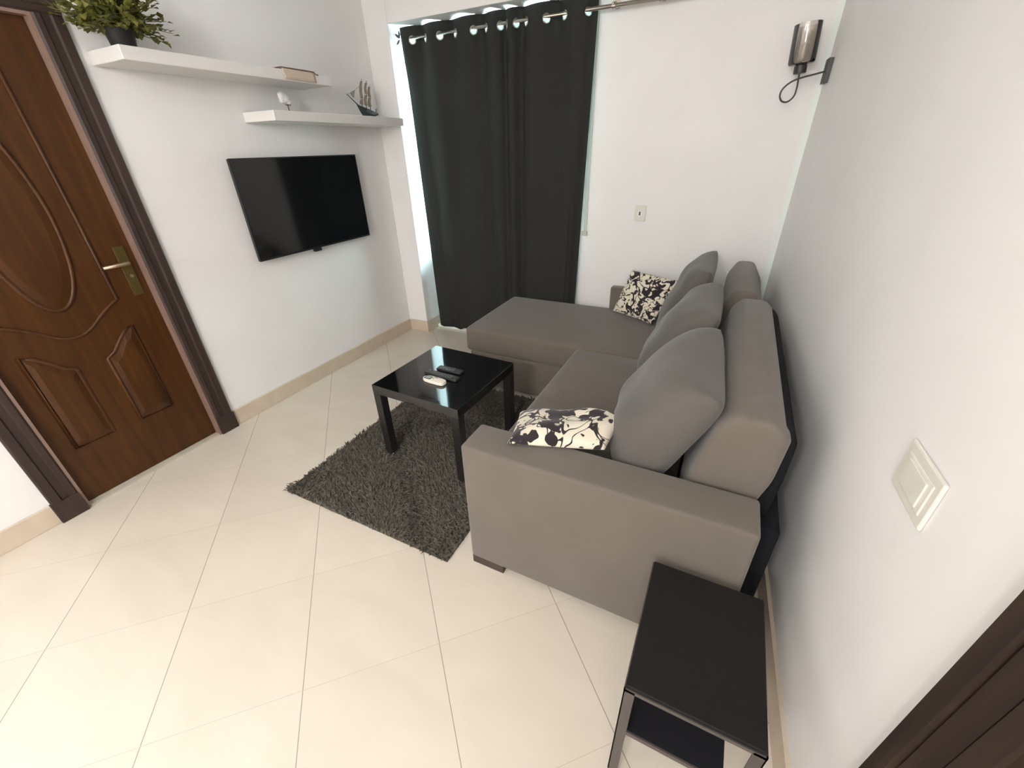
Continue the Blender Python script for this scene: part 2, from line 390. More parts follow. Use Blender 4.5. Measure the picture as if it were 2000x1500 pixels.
mesh(bm, 'door_jamb', mat('jamb_wood', (.24, .155, .12), .35, .5, coat=.2), door)
bx('threshold', (XL-.12, DY0+.012, 0), (XL+.012, DY1-.012, .010), M['marble'], door)
# handle
hp = bx('handle_plate', (XF, .985, .918), (XF+.006, 1.030, 1.157), M['brass'], door, .002, 2)
bm = bmesh.new(); tube(bm, [(XF+.004, 1.005, 1.082), (XF+.045, 1.005, 1.082), (XF+.050, .995, 1.082), (XF+.050, .90, 1.080)], [.009, .009, .0095, .008], 10)
h = mesh(bm, 'door_handle', M['brightbrass'], door, True)
bm = bmesh.new(); tube(bm, [(XF+.005, 1.010, 1.015), (XF+.010, 1.010, 1.015)], .008, 10); mesh(bm, 'keyhole', M['brightbrass'], door)

# ------------------------------------------------------------------ right door (beside the camera)
bm = bmesh.new(); rbox(bm, RY0+.01, RY1-.01, .01, RZ-.01, -.09, -.05)
door2 = struct(mesh(bm, 'door_2', M['door']))
bm = bmesh.new()
for u0, u1, h in ((0, .03, .022), (.03, .036, .014), (.036, .075, .018), (.075, .081, .013), (.081, .112, .025)):
    rbox(bm, RY1+u0, RY1+u1, 0, RZ, 0, h); rbox(bm, RY0-u1, RY0-u0, 0, RZ, 0, h)
rbox(bm, RY0-.112, RY1+.112, RZ, RZ+.112, 0, .022)
rbox(bm, RY1-.012, RY1, 0, RZ, -.14, .014); rbox(bm, RY0, RY0+.012, 0, RZ, -.14, .014)
mesh(bm, 'door_frame', M['casing2'], door2)
bx('door_handle', (xr(-.3)+.0, -.34, 1.0), (xr(-.3)+.045, -.24, 1.02), M['brass'], door2, .003)

# ------------------------------------------------------------------ shelves
def shelf(y0, z1, label):
    o = bx('wall_shelf', (XL, y0, z1-.05), (XL+.26, y0+1.10, z1), M['white'], None, .002, 1)
    return tag(o, label, 'shelf')
shelf(1.213, 1.932, 'upper white floating shelf, carrying the leafy green plant')
shelf(1.852, 1.740, 'lower white floating shelf directly above the television, carrying the model ship')

# plant
pl = empty('potted_plant', (-2.455, 1.275, 1.932)); tag(pl, 'green leafy plant in a dark pot at the door end of the upper shelf', 'plant')
bm = bmesh.new(); lathe(bm, [(.040, 0), (.044, .004), (.057, .085), (.061, .088), (.061, .100), (.054, .100), (.050, .085)], n=24)
local(mesh(bm, 'pot', M['potm'], None, True), pl).location = (-2.455, 1.275, 1.932)
bm = bmesh.new(); rnd = random.Random(3)
def leaf(bm, p, d, up_, l, wd):
    d = d.normalized(); s = d.cross(up_)
    if s.length < 1e-3: s = Vector((1, 0, 0))
    s.normalize(); n = s.cross(d)
    v = [bm.verts.new(p), bm.verts.new(p+d*l*.45+s*wd+n*wd*.3), bm.verts.new(p+d*l), bm.verts.new(p+d*l*.45-s*wd+n*wd*.3), bm.verts.new(p+d*l*.5)]
    bm.faces.new((v[0], v[1], v[4])); bm.faces.new((v[1], v[2], v[4])); bm.faces.new((v[2], v[3], v[4])); bm.faces.new((v[3], v[0], v[4]))
for i in range(190):
    th = rnd.uniform(0, 2*math.pi); el = rnd.uniform(-.22, 1.45)
    d = Vector((math.cos(th)*math.cos(el), math.sin(th)*math.cos(el)*1.05, math.sin(el)*1.05))
    ln = rnd.uniform(.06, .165)
    base = Vector((-2.455, 1.275, 2.00))+Vector((d.x, d.y, 0))*.03
    tip = base+d*ln; mid = (base+tip)/2+Vector((0, 0, .012))
    if tip.x < XL+.02: tip.x = XL+.02
    tube(bm, [base, mid, tip], [.0022, .0016, .001], 4)
    for j in range(9):
        t = .25+.75*j/8; q = base.lerp(tip, t)+Vector((rnd.uniform(-1, 1), rnd.uniform(-1, 1), rnd.uniform(-1, 1)))*.008
        dd = (d*.6+Vector((rnd.uniform(-1, 1), rnd.uniform(-1, 1), rnd.uniform(-.6, .9)))).normalized()
        q.x = max(q.x, XL+.03)
        leaf(bm, q, dd, Vector((0, 0, 1)), rnd.uniform(.022, .034), rnd.uniform(.010, .016))
o = mesh(bm, 'foliage', M['leafa']); local(o, pl)

# model ship on lower shelf
sh = empty('model_ship', (-2.5, 2.69, 1.74)); tag(sh, 'small dark model sailing ship with taupe sails on the lower shelf', 'model ship')
bm = bmesh.new()
deck = [(2.622, 1.818), (2.66, 1.803), (2.70, 1.793), (2.752, 1.780), (2.80, 1.771), (2.822, 1.766)]
keel = [(2.627, 1.810), (2.645, 1.775), (2.665, 1.750), (2.70, 1.741), (2.76, 1.7405), (2.818, 1.758)]
beam = [.002, .016, .024, .026, .018, .006]
rows = []
for (dy, dz), (ky, kz), b in zip(deck, keel, beam):
    my, mz = (dy+ky)/2, (dz*.55+kz*.45)
    rows.append([bm.verts.new(q) for q in ((-2.5-b, dy, dz), (-2.5-b*.85, my, mz), (-2.5, ky, kz), (-2.5+b*.85, my, mz), (-2.5+b, dy, dz), (-2.5, dy, dz-.004))])
for A, B in zip(rows, rows[1:]):
    for k in range(6): bm.faces.new((A[k], A[(k+1) % 6], B[(k+1) % 6], B[k]))
bm.faces.new(rows[0]); bm.faces.new(rows[-1][::-1])
tube(bm, [(-2.5, 2.806, 1.766), (-2.5, 2.812, 1.797)], .003, 6)
bmesh.ops.recalc_face_normals(bm, faces=bm.faces[:])
local(mesh(bm, 'hull', M['shipw']), sh)
bm = bmesh.new(); tube(bm, [(-2.5, 2.64, 1.809), (-2.5, 2.549, 1.868)], [.0035, .0022], 6); local(mesh(bm, 'bowsprit', M['shipw']), sh)
for (y0, z0), (y1, z1), sl in (((2.674, 1.795), (2.713, 1.968), [(.12, .30, -.018), (.33, .92, -.030)]), ((2.712, 1.785), (2.758, 1.960), [(.16, .52, -.028), (.55, .93, -.024)]), ((2.750, 1.775), (2.779, 1.934), [(.20, .55, -.020), (.57, .95, -.015)])):
    bm = bmesh.new(); tube(bm, [(-2.5, y0, z0), (-2.5, y1, z1)], [.0028, .0016], 6); mo = local(mesh(bm, 'mast', M['shipw']), sh)
    for a, b, bul in sl:
        bm = bmesh.new(); G = []
        for i in range(7):
            t = a+(b-a)*i/6; row = []
            for j in range(7):
                u = -1+2*j/6; wd = .030*(1-.35*t)
                bulge = bul*math.sin(math.pi*i/6)*(1-.5*u*u)
                row.append(bm.verts.new((-2.5+u*wd*.34, y0+(y1-y0)*t+bulge*.7-.002+u*wd*.22, z0+(z1-z0)*t)))
            G.append(row)
        for A, B in zip(G, G[1:]):
            for k in range(6): bm.faces.new((A[k], A[k+1], B[k+1], B[k]))
        so = mesh(bm, 'sail', M['sail'], None, True); so.parent = mo
bm = bmesh.new(); prism(bm, [(2.578, 1.877), (2.632, 1.898), (2.607, 1.850)], 'x', -2.501, -2.499); local(mesh(bm, 'jib_sail', M['sail']), sh)
bm = bmesh.new(); tube(bm, [(-2.5, 2.552, 1.866), (-2.5, 2.632, 1.898), (-2.5, 2.700, 1.930)], .0008, 4); local(mesh(bm, 'stay_line', M['shipw']), sh)

# white figurine
fg = empty('figurine', (-2.49, 2.045, 1.74)); tag(fg, 'small white figurine on a thin dark peg on the lower shelf, left of the ship', 'figurine')
bm = bmesh.new()
for dy, dz, rx, ry, rz in ((-.014, .070, .012, .016, .020), (.002, .062, .014, .022, .021), (.014, .048, .012, .014, .014), (-.014, .050, .010, .014, .012), (-.026, .078, .006, .006, .008), (.0, .080, .008, .009, .008)):
    bmesh.ops.create_icosphere(bm, subdivisions=2, radius=1, matrix=Matrix.Translation((-2.49, 2.038+dy*1.3, 1.74+.004+dz*1.05)) @ Matrix.Diagonal((rx*1.35, ry*1.35, rz*1.3, 1)))
local(mesh(bm, 'figure', M['white'], None, True), fg)
bm = bmesh.new(); tube(bm, [(-2.49, 2.052, 1.741), (-2.49, 2.049, 1.780)], .0028, 6); box(bm, (-2.498, 2.040, 1.777), (-2.482, 2.066, 1.781))
lathe(bm, [(.011, 0), (.011, .002), (.003, .003)], (-2.49, 2.052, 1.740), 12)
local(mesh(bm, 'peg', M['brown']), fg)

# tan cloth folded over upper shelf front
cl = empty('folded_cloth', (-2.45, 2.06, 1.932)); tag(cl, 'small tan cloth with a brown edge draped over the upper shelf front', 'cloth')
bm = bmesh.new(); G = []
prof = [(-2.52, 1.9345), (-2.46, 1.937), (-2.40, 1.9375), (-2.378, 1.9365), (-2.3735, 1.933), (-2.3725, 1.925), (-2.3722, 1.905), (-2.3722, 1.888)]
for i in range(19):
    y = 1.975+.215*i/18; G.append([bm.verts.new((x+.0012*math.sin(i*.9+j), y+.006*math.sin(j), z+(.0014*math.sin(i*1.1) if j < 4 else 0))) for j, (x, z) in enumerate(prof)])
for A, B in zip(G, G[1:]):
    for k in range(len(prof)-1): bm.faces.new((A[k], A[k+1], B[k+1], B[k]))
o = mesh(bm, 'cloth', M['tan'], None, True); local(o, cl)
sm = o.modifiers.new('s', 'SOLIDIFY'); sm.thickness = .002; sm.offset = 1
bm = bmesh.new(); tube(bm, [(-2.52, 1.975, 1.9385), (-2.45, 1.973, 1.941), (-2.380, 1.975, 1.9415), (-2.372, 2.02, 1.940), (-2.371, 2.12, 1.940), (-2.371, 2.185, 1.939), (-2.368, 2.193, 1.930), (-2.368, 2.212, 1.926)], .0028, 6)
local(mesh(bm, 'edging', M['brown']), cl)

# ------------------------------------------------------------------ television
tv = empty('television', (XL, 2.12, 1.23)); tag(tv, 'flat black television mounted on the white wall below the shelves', 'television')
bm = bmesh.new(); y0, y1, z0, z1, xf = 1.642, 2.600, .947, 1.514, XL+.060
prism(bm, [(XL+.040, z0+.004), (XL+.040, z1-.004), (xf, z1), (xf, z0)], 'y', y0, y1, .003, 2)
box(bm, (XL+.012, 1.80, .99), (XL+.040, 2.44, 1.36), .01, 2)
local(mesh(bm, 'casing', M['bezel']), tv)
local(bx('screen', (xf-.0005, y0+.008, z0+.014), (xf+.001, y1-.008, z1-.008), M['screen']), tv)
local(bx('sensor', (xf-.022, 2.055, z0-.020), (xf+.002, 2.115, z0+.001), M['bezel'], None, .004), tv)
local(bx('wall_mount', (XL+.0005, 2.0, 1.1), (XL+.014, 2.25, 1.3), M['blackmetal']), tv)

# ------------------------------------------------------------------ curtain rod and curtain
YR, ZR = 3.10, 2.222
rod = empty('curtain_rod', (-1.5, YR, ZR)); tag(rod, 'grey metal curtain rod with leaf finial under the beam', 'curtain rod')
bm = bmesh.new(); tube(bm, [(-2.392, YR, ZR+.004), (-.42, YR, ZR-.002)], .0105, 14); local(mesh(bm, 'pole', M['steel'], None, True), rod)
bm = bmesh.new()
for ang, ln in ((38, .050), (80, .045), (-38, .045)):
    a = math.radians(ang); d = Vector((-math.cos(a), 0, math.sin(a))); c = Vector((-2.392, YR-.045, ZR))
    s = Vector((-d.z, 0, d.x)); G = []
    for i in range(7):
        t = i/6; wd = .0095*math.sin(math.pi*min(1, t*.93+.07))
        G.append([bm.verts.new(c+d*(.006+ln*t)+s*wd*u+Vector((0, -.005*(1-u*u)*math.sin(math.pi*t), 0))) for u in (-1, 0, 1)]+[bm.verts.new(c+d*(.006+ln*t)+Vector((0, .003, 0)))])
    for A, B in zip(G, G[1:]):
        for k in range(4): bm.faces.new((A[k], A[(k+1) % 4], B[(k+1) % 4], B[k]))
bmesh.ops.remove_doubles(bm, verts=bm.verts, dist=.0002); bmesh.ops.recalc_face_normals(bm, faces=bm.faces[:])
local(mesh(bm, 'leaf_finial', M['blackmetal']), rod)
for bxx in (-.865, -.60):
    bm = bmesh.new(); tube(bm, [(bxx, D, ZR+.02), (bxx, YR, ZR+.02)], .006, 8); tube(bm, [(bxx, D-.006, ZR+.02), (bxx, D, ZR+.02)], .022, 14)
    tube(bm, [(bxx-.010, YR, ZR), (bxx+.010, YR, ZR)], .0165, 14); tube(bm, [(bxx, YR-.024, ZR+.004), (bxx, YR-.010, ZR+.004)], .005, 8)
    local(mesh(bm, 'bracket', M['steel']), rod)

curt = empty('curtain', (-1.68, YR, 0)); tag(curt, 'charcoal floor length eyelet curtain covering the balcony door', 'curtain')
vis = [-2.318, -2.082, -1.808, -1.606, -1.492, -1.282, -1.014]
hid = [-2.205, -1.955, -1.712, -1.560, -1.425, -1.165]
keys = [(-2.40, -.62*math.pi)]
for i in range(7):
    keys.append((vis[i], 2*math.pi*i))
    if i < 6: keys.append((hid[i], 2*math.pi*i+math.pi))
keys.append((-.960, 12*math.pi+.55*math.pi))
def phase(x):
    for (x0, p0), (x1, p1) in zip(keys, keys[1:]):
        if x <= x1: return p0+(p1-p0)*(x-x0)/(x1-x0)
    return keys[-1][1]
NS = 760; xs = [keys[0][0]+(keys[-1][0]-keys[0][0])*i/(NS-1) for i in range(NS)]
amp_t = .031
top = [(x, amp_t*math.sin(phase(x))) for x in xs]
# resample by arc length
arc = [0]
for (a, b), (c, d) in zip(top, top[1:]): arc.append(arc[-1]+math.hypot(c-a, d-b))
def at_s(s):
    import bisect
    i = min(max(bisect.bisect_left(arc, s), 1), NS-1); t = (s-arc[i-1])/(arc[i]-arc[i-1])
    return tuple(p+(q-p)*t for p, q in zip(top[i-1], top[i]))
NC = int(arc[-1]/.0065); ss = [arc[-1]*i/(NC-1) for i in range(NC)]
zt = [2.292-.0060*i for i in range(26)]
zb = [zt[-1]-(zt[-1]-.028)*(i/46) for i in range(1, 47)]
zs = zt+zb
def hem(x):  # little scallop lifts of the hem
    return .022*max(0, math.sin(x*21+1.2))**4
bm = bmesh.new(); grid = []
XT0, XT1, XB0, XB1 = -2.40, -.960, -2.355, -1.035
for iz, z in enumerate(zs):
    row = []; f = (2.292-z)/2.27
    for s in ss:
        x, yo = at_s(s); ph = phase(x)
        u = (x-XT0)/(XT1-XT0)
        xx = x*(1-f)+(XB0+(XB1-XB0)*u)*f
        # folds relax and merge on the way down
        g = math.exp(-((x+1.57)/.17)**4)
        fall = min(1, f*(2.2+3*(1-g))); fall = fall*fall*(3-2*fall)
        kr = min(1, max(0, (x+1.12)/.10))
        yy = yo*(1-(.70-.36*g)*fall*(1-kr))-kr*.012+f*(.012*math.sin(ph*.5+.8))
        xx += f*.010*math.sin(ph*.5+2.0)*(1 if .06 < u < .94 else 0)
        zz = z + (.006*math.sin(ph+.5) if iz == 0 else 0) + (hem(xx) if iz == len(zs)-1 else 0)
        row.append(bm.verts.new((xx, YR+yy, zz)))
    grid.append(row)
fmap = {}
for i in range(len(zs)-1):
    for j in range(NC-1): bm.faces.new((grid[i][j], grid[i+1][j], grid[i+1][j+1], grid[i][j+1]))
# eyelets: punch round holes where the cloth crosses the pole
import bisect
rings = []
for x0 in vis+hid:
    i = min(range(NS), key=lambda k: abs(xs[k]-x0)); rings.append(arc[i])
rings.sort()
RH = .020; ZE = ZR-.0085
for rs in rings:
    dele = []
    near = [j for j in range(NC) if abs(ss[j]-rs) < RH*2]
    for i in range(0, 26):
        for j in near:
            if j+1 >= NC: continue
            ms, mz = (ss[j]+ss[j+1])/2-rs, (zs[i]+zs[i+1])/2-ZE
            if math.hypot(ms, mz) < RH: dele.append((i, j))
    fs = []
    for i, j in dele:
        vsq = {grid[i][j], grid[i+1][j], grid[i+1][j+1], grid[i][j+1]}
        for f in grid[i][j].link_faces:
            if set(f.verts) == vsq: fs.append(f)
    bmesh.ops.delete(bm, geom=fs, context='FACES_ONLY')
    # snap rim to circle
    for i in range(0, 27):
        for j in near:
            v = grid[i][j]
            if not v.is_valid or not v.link_faces or not v.is_boundary: continue
            if i == 0: continue
            ds, dz = ss[j]-rs, zs[i]-ZE; r = math.hypot(ds, dz)
            if r > RH*1.5 or r < 1e-5: continue
            sx, sy = at_s(rs+ds/r*RH); v.co.z = ZE+dz/r*RH; v.co.x = sx; v.co.y = YR+sy
loose = [v for v in bm.verts if not v.link_faces]; bmesh.ops.delete(bm, geom=loose, context='VERTS')
loose_e = [e for e in bm.edges if not e.link_faces]; bmesh.ops.delete(bm, geom=loose_e, context='EDGES')
co = mesh(bm, 'curtain_cloth', M['curtain'], None, True); local(co, curt)
sm = co.modifiers.new('s', 'SOLIDIFY'); sm.thickness = .0012; sm.offset = 0
def ring_bm(rs):
    bm = bmesh.new(); pts = []
    for k in range(28):
        a = 2*math.pi*k/28; x, y = at_s(rs+.0235*math.cos(a)); pts.append((x, YR+y, ZE+.0235*math.sin(a)))
    tube(bm, pts, .0042, 6, True); return bm
for rs in rings: local(mesh(ring_bm(rs), 'eyelet', M['ring'], None, True), curt)

# shutter strap + end piece at curtain's right
st = empty('shutter_strap', (-.978, D, .95)); tag(st, 'pale grey strap with a beige end piece hanging on the wall beside the curtain', 'strap')
local(bx('strap', (-.998, D-.006, .965), (-.972, D-.0005, 2.28), M['strap']), st)
local(bx('end_piece', (-1.006, D-.014, .935), (-.966, D-.0005, .968), mat('beige_plastic', (.50, .47, .38), .5), None, .003), st)

# wall sockets
so = empty('wall_socket', (-.592, D, 1.11)); tag(so, 'small white wall socket with a dark slot on the back wall above the sofa', 'socket')
local(bx('cover_plate', (-.631, D-.009, 1.052), (-.557, D, 1.155), M['plastic'], None, .003), so)
bm = bmesh.new(); tube(bm, [(-.594, D-.014, 1.104), (-.594, D-.008, 1.104)], .021, 20); local(mesh(bm, 'round_insert', M['white'], None), so)
local(bx('slot', (-.600, D-.0155, 1.092), (-.590, D-.013, 1.116), M['blackpl'], None), so)
sw = empty('light_switch', (xr(.85), .85, .96)); tag(sw, 'white wall switch plate on the right wall nearest the viewer', 'light switch')
bm = bmesh.new(); rbox(bm, .780, .924, .905, 1.014, 0, .007, .004); local(mesh(bm, 'cover_plate', M['plastic']), sw)
bm = bmesh.new(); rbox(bm, .798, .906, .925, .994, .006, .0095, .002); local(mesh(bm, 'inner_frame', M['plastic']), sw)
for k in range(1):
    bm = bmesh.new(); rbox(bm, .812, .892, .932, .987, .009, .0125, .0015); local(mesh(bm, 'rocker', M['plastic']), sw)

# ------------------------------------------------------------------ wall lamp
lx = xr(3.06); ly = 3.05
wl = empty('wall_lamp', (lx, ly, 1.82)); tag(wl, 'black looped wall lamp with smoked glass cylinder shade in the far corner', 'wall lamp')
bm = bmesh.new(); rbox(bm, ly-.030, ly+.045, 1.768, 1.872, .0005, .022, .002); local(mesh(bm, 'wall_plate', M['blackmetal']), wl)
px = lx-.022
loop = smooth_curve([(px, 1.817), (.215, 1.808), (.170, 1.800), (.125, 1.785), (.094, 1.758), (.087, 1.728), (.102, 1.703), (.130, 1.699), (.153, 1.722), (.157, 1.758), (.154, 1.795), (.152, 1.820)], 6)
bm = bmesh.new(); tube(bm, [(x, ly-.010+(.016*min(1, i/len(loop)*1.6)-.008), z) for i, (x, z) in enumerate(loop)], .0042, 8); local(mesh(bm, 'looped_arm', M['blackmetal'], None, True), wl)
lampM = Matrix.Translation((.152, ly-.002, 1.822)) @ Matrix.Rotation(math.radians(-4), 4, 'Y')
bm = bmesh.new(); lathe(bm, [(.010, -.006), (.028, -.004), (.029, 0), (.029, .030), (.018, .034)], n=24); o = mesh(bm, 'lamp_socket', M['blackmetal'], None, True); shade(o, 35); o.data.transform(lampM); local(o, wl)
bm = bmesh.new(); lathe(bm, [(.016, .033), (.050, .034), (.057, .037), (.060, .045), (.060, .198), (.057, .198), (.057, .046), (.050, .038), (.016, .037)], n=40, cap0=False, cap1=False)
o = mesh(bm, 'lamp_shade', M['smoke'], None, True); shade(o, 50); o.data.transform(lampM); local(o, wl)
bm = bmesh.new(); lathe(bm, [(.012, .034), (.013, .062), (.020, .085), (.022, .100), (.016, .118), (.004, .126)], n=20); o = mesh(bm, 'light_bulb', mat('frosted_bulb', (.45, .42, .38), .4), None, True); o.data.transform(lampM); local(o, wl)

# ------------------------------------------------------------------ sofa
sf = empty('corner_sofa', (-.3, 2.0, 0)); tag(sf, 'taupe grey corner sofa with chaise along the right wall', 'sofa')
def part(name, m, fn, sm=40):
    bm = bmesh.new(); fn(bm); o = mesh(bm, name, m); shade(o, sm); local(o, sf); return o
part('armrest', M['sofa'], lambda b: box(b, (-.706, .950, .040), (.232, 1.105, .618), .014, 4))
part('armrest', M['sofa'], lambda b: box(b, (-.706, 2.975, .040), (.232, 3.045, .625), .014, 4))
part('base', M['sofa'], lambda b: (box(b, (-.690, 1.106, .045), (.228, 2.974, .290), .01, 3), box(b, (-1.500, 2.272, .020), (-.69, 3.025, .275), .012, 3)))
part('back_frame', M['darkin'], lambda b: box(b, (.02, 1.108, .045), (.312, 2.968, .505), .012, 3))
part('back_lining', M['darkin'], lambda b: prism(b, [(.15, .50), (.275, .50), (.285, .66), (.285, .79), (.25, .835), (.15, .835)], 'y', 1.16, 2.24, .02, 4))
def cushion(bm, a, b, r, dome=.01, n=20, seg=4):
    """upholstered slab: rounded box, gently domed top"""
    vs = box(bm, a, b, r, seg)
    return vs
def slab(name, a, b, r, dome, parent=sf, m=None):
    bm = bmesh.new(); ax, ay, az = a; bx_, by_, bz = b
    nx, ny = 26, 26
    # superellipse-ish rounded slab from grid
    def P(u, v, s):
        # u,v in [-1,1]; s = +1 top, -1 bottom
        e = lambda t: 1-max(0, (abs(t)-(1-.0)))
        return None
    vs = box(bm, a, b, r, 5)
    bmesh.ops.subdivide_edges(bm, edges=[e for e in bm.edges if e.calc_length() > .2], cuts=12, use_grid_fill=True)
    cx, cyy = (ax+bx_)/2, (ay+by_)/2
    for v in bm.verts:
        if v.co.z > (az+bz)/2:
            u = (v.co.x-cx)/((bx_-ax)/2); w_ = (v.co.y-cyy)/((by_-ay)/2)
            v.co.z += dome*max(0, 1-u**4)*max(0, 1-w_**4)
    o = mesh(bm, name, m or M['sofa']); shade(o, 50); local(o, parent); return o
slab('seat_cushion', (-.712, 1.108, .285), (-.0, 2.262, .440), .022, .012)
slab('chaise_cushion', (-1.530, 2.266, .270), (-.0, 3.040, .448), .030, .012)
def backp(name, y0, y1, poly, bev):
    part(name, M['sofa'], lambda b: prism(b, poly, 'y', y0, y1, bev, 5), 50)
backp('backrest', 1.125, 2.262, [(.005, .46), (.200, .46), (.252, .66), (.262, .815), (.215, .862), (.118, .862), (.078, .82)], .022)
backp('backrest', 2.272, 2.960, [(.025, .46), (.190, .46), (.225, .64), (.222, .78), (.160, .885), (.075, .885), (.030, .80)], .022)
for (x0, x1, y0, y1) in ((-.702, -.560, .955, 1.03), (-1.49, -1.40, 2.29, 2.36), (.10, .22, .955, 1.03), (-1.49, -1.40, 2.93, 3.00), (.10, .22, 2.975, 3.04)):
    local(bx('foot', (x0, y0, 0), (x1, y1, .043), M['foot']), sf)

# pillows
def pillow(name, c, th, m, seed=0, pinch=.06, nn=26, wr=.006, sag=0, sharp=.5, pw=3.0, backf=1.0):
    """c = four corners BL, BR, TR, TL in world space; built as closed cushion."""
    BL, BR, TR, TL = [Vector(p) for p in c]
    nrm = (BR-BL).cross(TL-BL).normalized(); rn = random.Random(seed)
    ctr = (BL+BR+TR+TL)/4
    bm = bmesh.new(); front = {}; back = {}
    ph = [rn.uniform(0, 6.28) for _ in range(8)]
    for i in range(nn+1):
        for j in range(nn+1):
            u = -1+2*i/nn; v = -1+2*j/nn
            # ease towards the rim for smooth round edges
            u = math.sin(u*math.pi/2)*.6+u*.4; v = math.sin(v*math.pi/2)*.6+v*.4
            s, t = (u+1)/2, (v+1)/2
            p = (BL*(1-s)+BR*s)*(1-t)+(TL*(1-s)+TR*s)*t
            # sides pull in between the corners
            pull = pinch*(((1-v*v)*u*u*u*u)+((1-u*u)*v*v*v*v))
            p = p+(ctr-p)*pull
            prof = (max(0, 1-abs(u)**pw)*max(0, 1-abs(v)**pw))**sharp
            wv = wr*(math.sin(5*u+ph[0]+2*v)+math.sin(7*v+ph[1]-3*u)+.6*math.sin(11*u*v+ph[2]))*prof
            low = 1+sag*(-v)
            hgt = th/2*prof*low
            edge = i in (0, nn) or j in (0, nn)
            if edge:
                front[i, j] = back[i, j] = bm.verts.new(p)
            else:
                front[i, j] = bm.verts.new(p+nrm*(hgt+wv)); back[i, j] = bm.verts.new(p-nrm*(hgt*backf+wv*.3))
    for i in range(nn):
        for j in range(nn):
            bm.faces.new((front[i, j], front[i+1, j], front[i+1, j+1], front[i, j+1]))
            bm.faces.new((back[i, j], back[i, j+1], back[i+1, j+1], back[i+1, j]))
    return mesh(bm, name, m, None, True)
# the three big back cushions (BL = near-bottom ... seen from the seat, normal towards -x)
def backc(y0, y1, xb, zb, xt, zt, th, label, seed, dy=0):
    o = pillow('sofa_cushion', [(xb, y1, zb), (xb, y0, zb), (xt, y0+dy, zt), (xt, y1+dy, zt)], th, M['pillow'], seed, .05, 28, .004, .12, .42)
    tag(o, label, 'cushion', None); return o
def backp2(c, th, label, seed):
    o = pillow('sofa_cushion', c, th, M['pillow'], seed, .035, 30, .004, .10, .42, 4.0, .40)
    return tag(o, label, 'cushion')
backp2([(-.205, 1.735, .475), (-.135, 1.112, .470), (.072, 1.125, .890), (.040, 1.72, .885)], .330, 'big grey back cushion nearest the viewer, beside the near armrest', 1)
backp2([(-.200, 2.275, .475), (-.185, 1.745, .475), (.022, 1.755, .915), (.010, 2.28, .915)], .290, 'big grey back cushion in the middle of the row of three', 2)
backp2([(-.205, 2.93, .485), (-.205, 2.31, .485), (-.050, 2.33, .945), (-.055, 2.92, .940)], .250, 'big grey back cushion at the far end, on the chaise side', 3)
o = pillow('throw_pillow', [(-.548, 1.012, .634), (-.235, 1.118, .632), (-.205, 1.315, .655), (-.652, 1.330, .542)], .100, M['pat1'], 5, .03, 26, .004, 0, .5, 3.0, .35)
tag(o, 'black and cream print throw pillow lying across the near armrest', 'throw pillow')
o = pillow('throw_pillow', [(-.660, 2.915, .470), (-.350, 2.745, .470), (-.235, 2.850, .750), (-.565, 2.985, .760)], .085, M['pat2'], 6, .03, 26, .004, 0, .5, 3.0, .4)
tag(o, 'black and cream print throw pillow propped at the far end of the chaise', 'throw pillow')

# ------------------------------------------------------------------ rug
rx0, rx1, ry0, ry1 = -1.80, -.80, .90, 2.235
bm = bmesh.new(); nx, ny = 60, 80; rn = random.Random(11)
G = [[bm.verts.new((rx0+(rx1-rx0)*i/nx, ry0+(ry1-ry0)*j/ny, .009+rn.uniform(-.002, .002))) for j in range(ny+1)] for i in range(nx+1)]
for i in range(nx):
    for j in range(ny): bm.faces.new((G[i][j], G[i+1][j], G[i+1][j+1], G[i][j+1]))
box(bm, (rx0, ry0, 0), (rx1, ry1, .005))
me_v = []; me_f = []
for k in range(17000):
    x = rn.uniform(rx0-.004, rx1+.004); y = rn.uniform(ry0-.004, ry1+.004)
    # the pile is combed in loose whorls
    a = 2.2*math.sin(x*7+1.3*math.sin(y*5))+1.8*math.sin(y*6+x*3)+rn.uniform(-1.1, 1.1)
    ln = rn.uniform(.018, .034); lean = rn.uniform(.35, 1.0)
    dx, dy = math.cos(a)*lean, math.sin(a)*lean
    h = rn.uniform(.012, .026); r = rn.uniform(.0020, .0040)
    b = Vector((x, y, .004)); m_ = b+Vector((dx*ln*.35, dy*ln*.35, h*.75)); t = b+Vector((dx*ln, dy*ln, h))
    sx, sy = -dy, dx; l_ = math.hypot(sx, sy) or 1; sx /= l_; sy /= l_
    n0 = len(me_v)
    for c, rr in ((b, r), (m_, r)):
        me_v += [(c.x+sx*rr, c.y+sy*rr, c.z), (c.x-sx*rr, c.y-sy*rr, c.z), (c.x-dx*rr*.8, c.y-dy*rr*.8, c.z+rr)]
    me_v.append(tuple(t))
    for q in range(3): me_f.append((n0+q, n0+(q+1) % 3, n0+3+(q+1) % 3, n0+3+q)); me_f.append((n0+3+q, n0+3+(q+1) % 3, n0+6))
me = bpy.data.meshes.new('rug'); bm.to_mesh(me); bm.free()
bv = [tuple(v.co) for v in me.vertices]; bf = [tuple(p.vertices) for p in me.polygons]
off = len(bv); me2 = bpy.data.meshes.new('rug'); me2.from_pydata(bv+me_v, [], bf+[tuple(i+off for i in f) for f in me_f])
rug = bpy.data.objects.new('rug', me2); C.objects.link(rug); me2.materials.append(M['rug'])
tag(rug, 'dark grey shaggy rug on the tiled floor under the coffee table', 'rug')

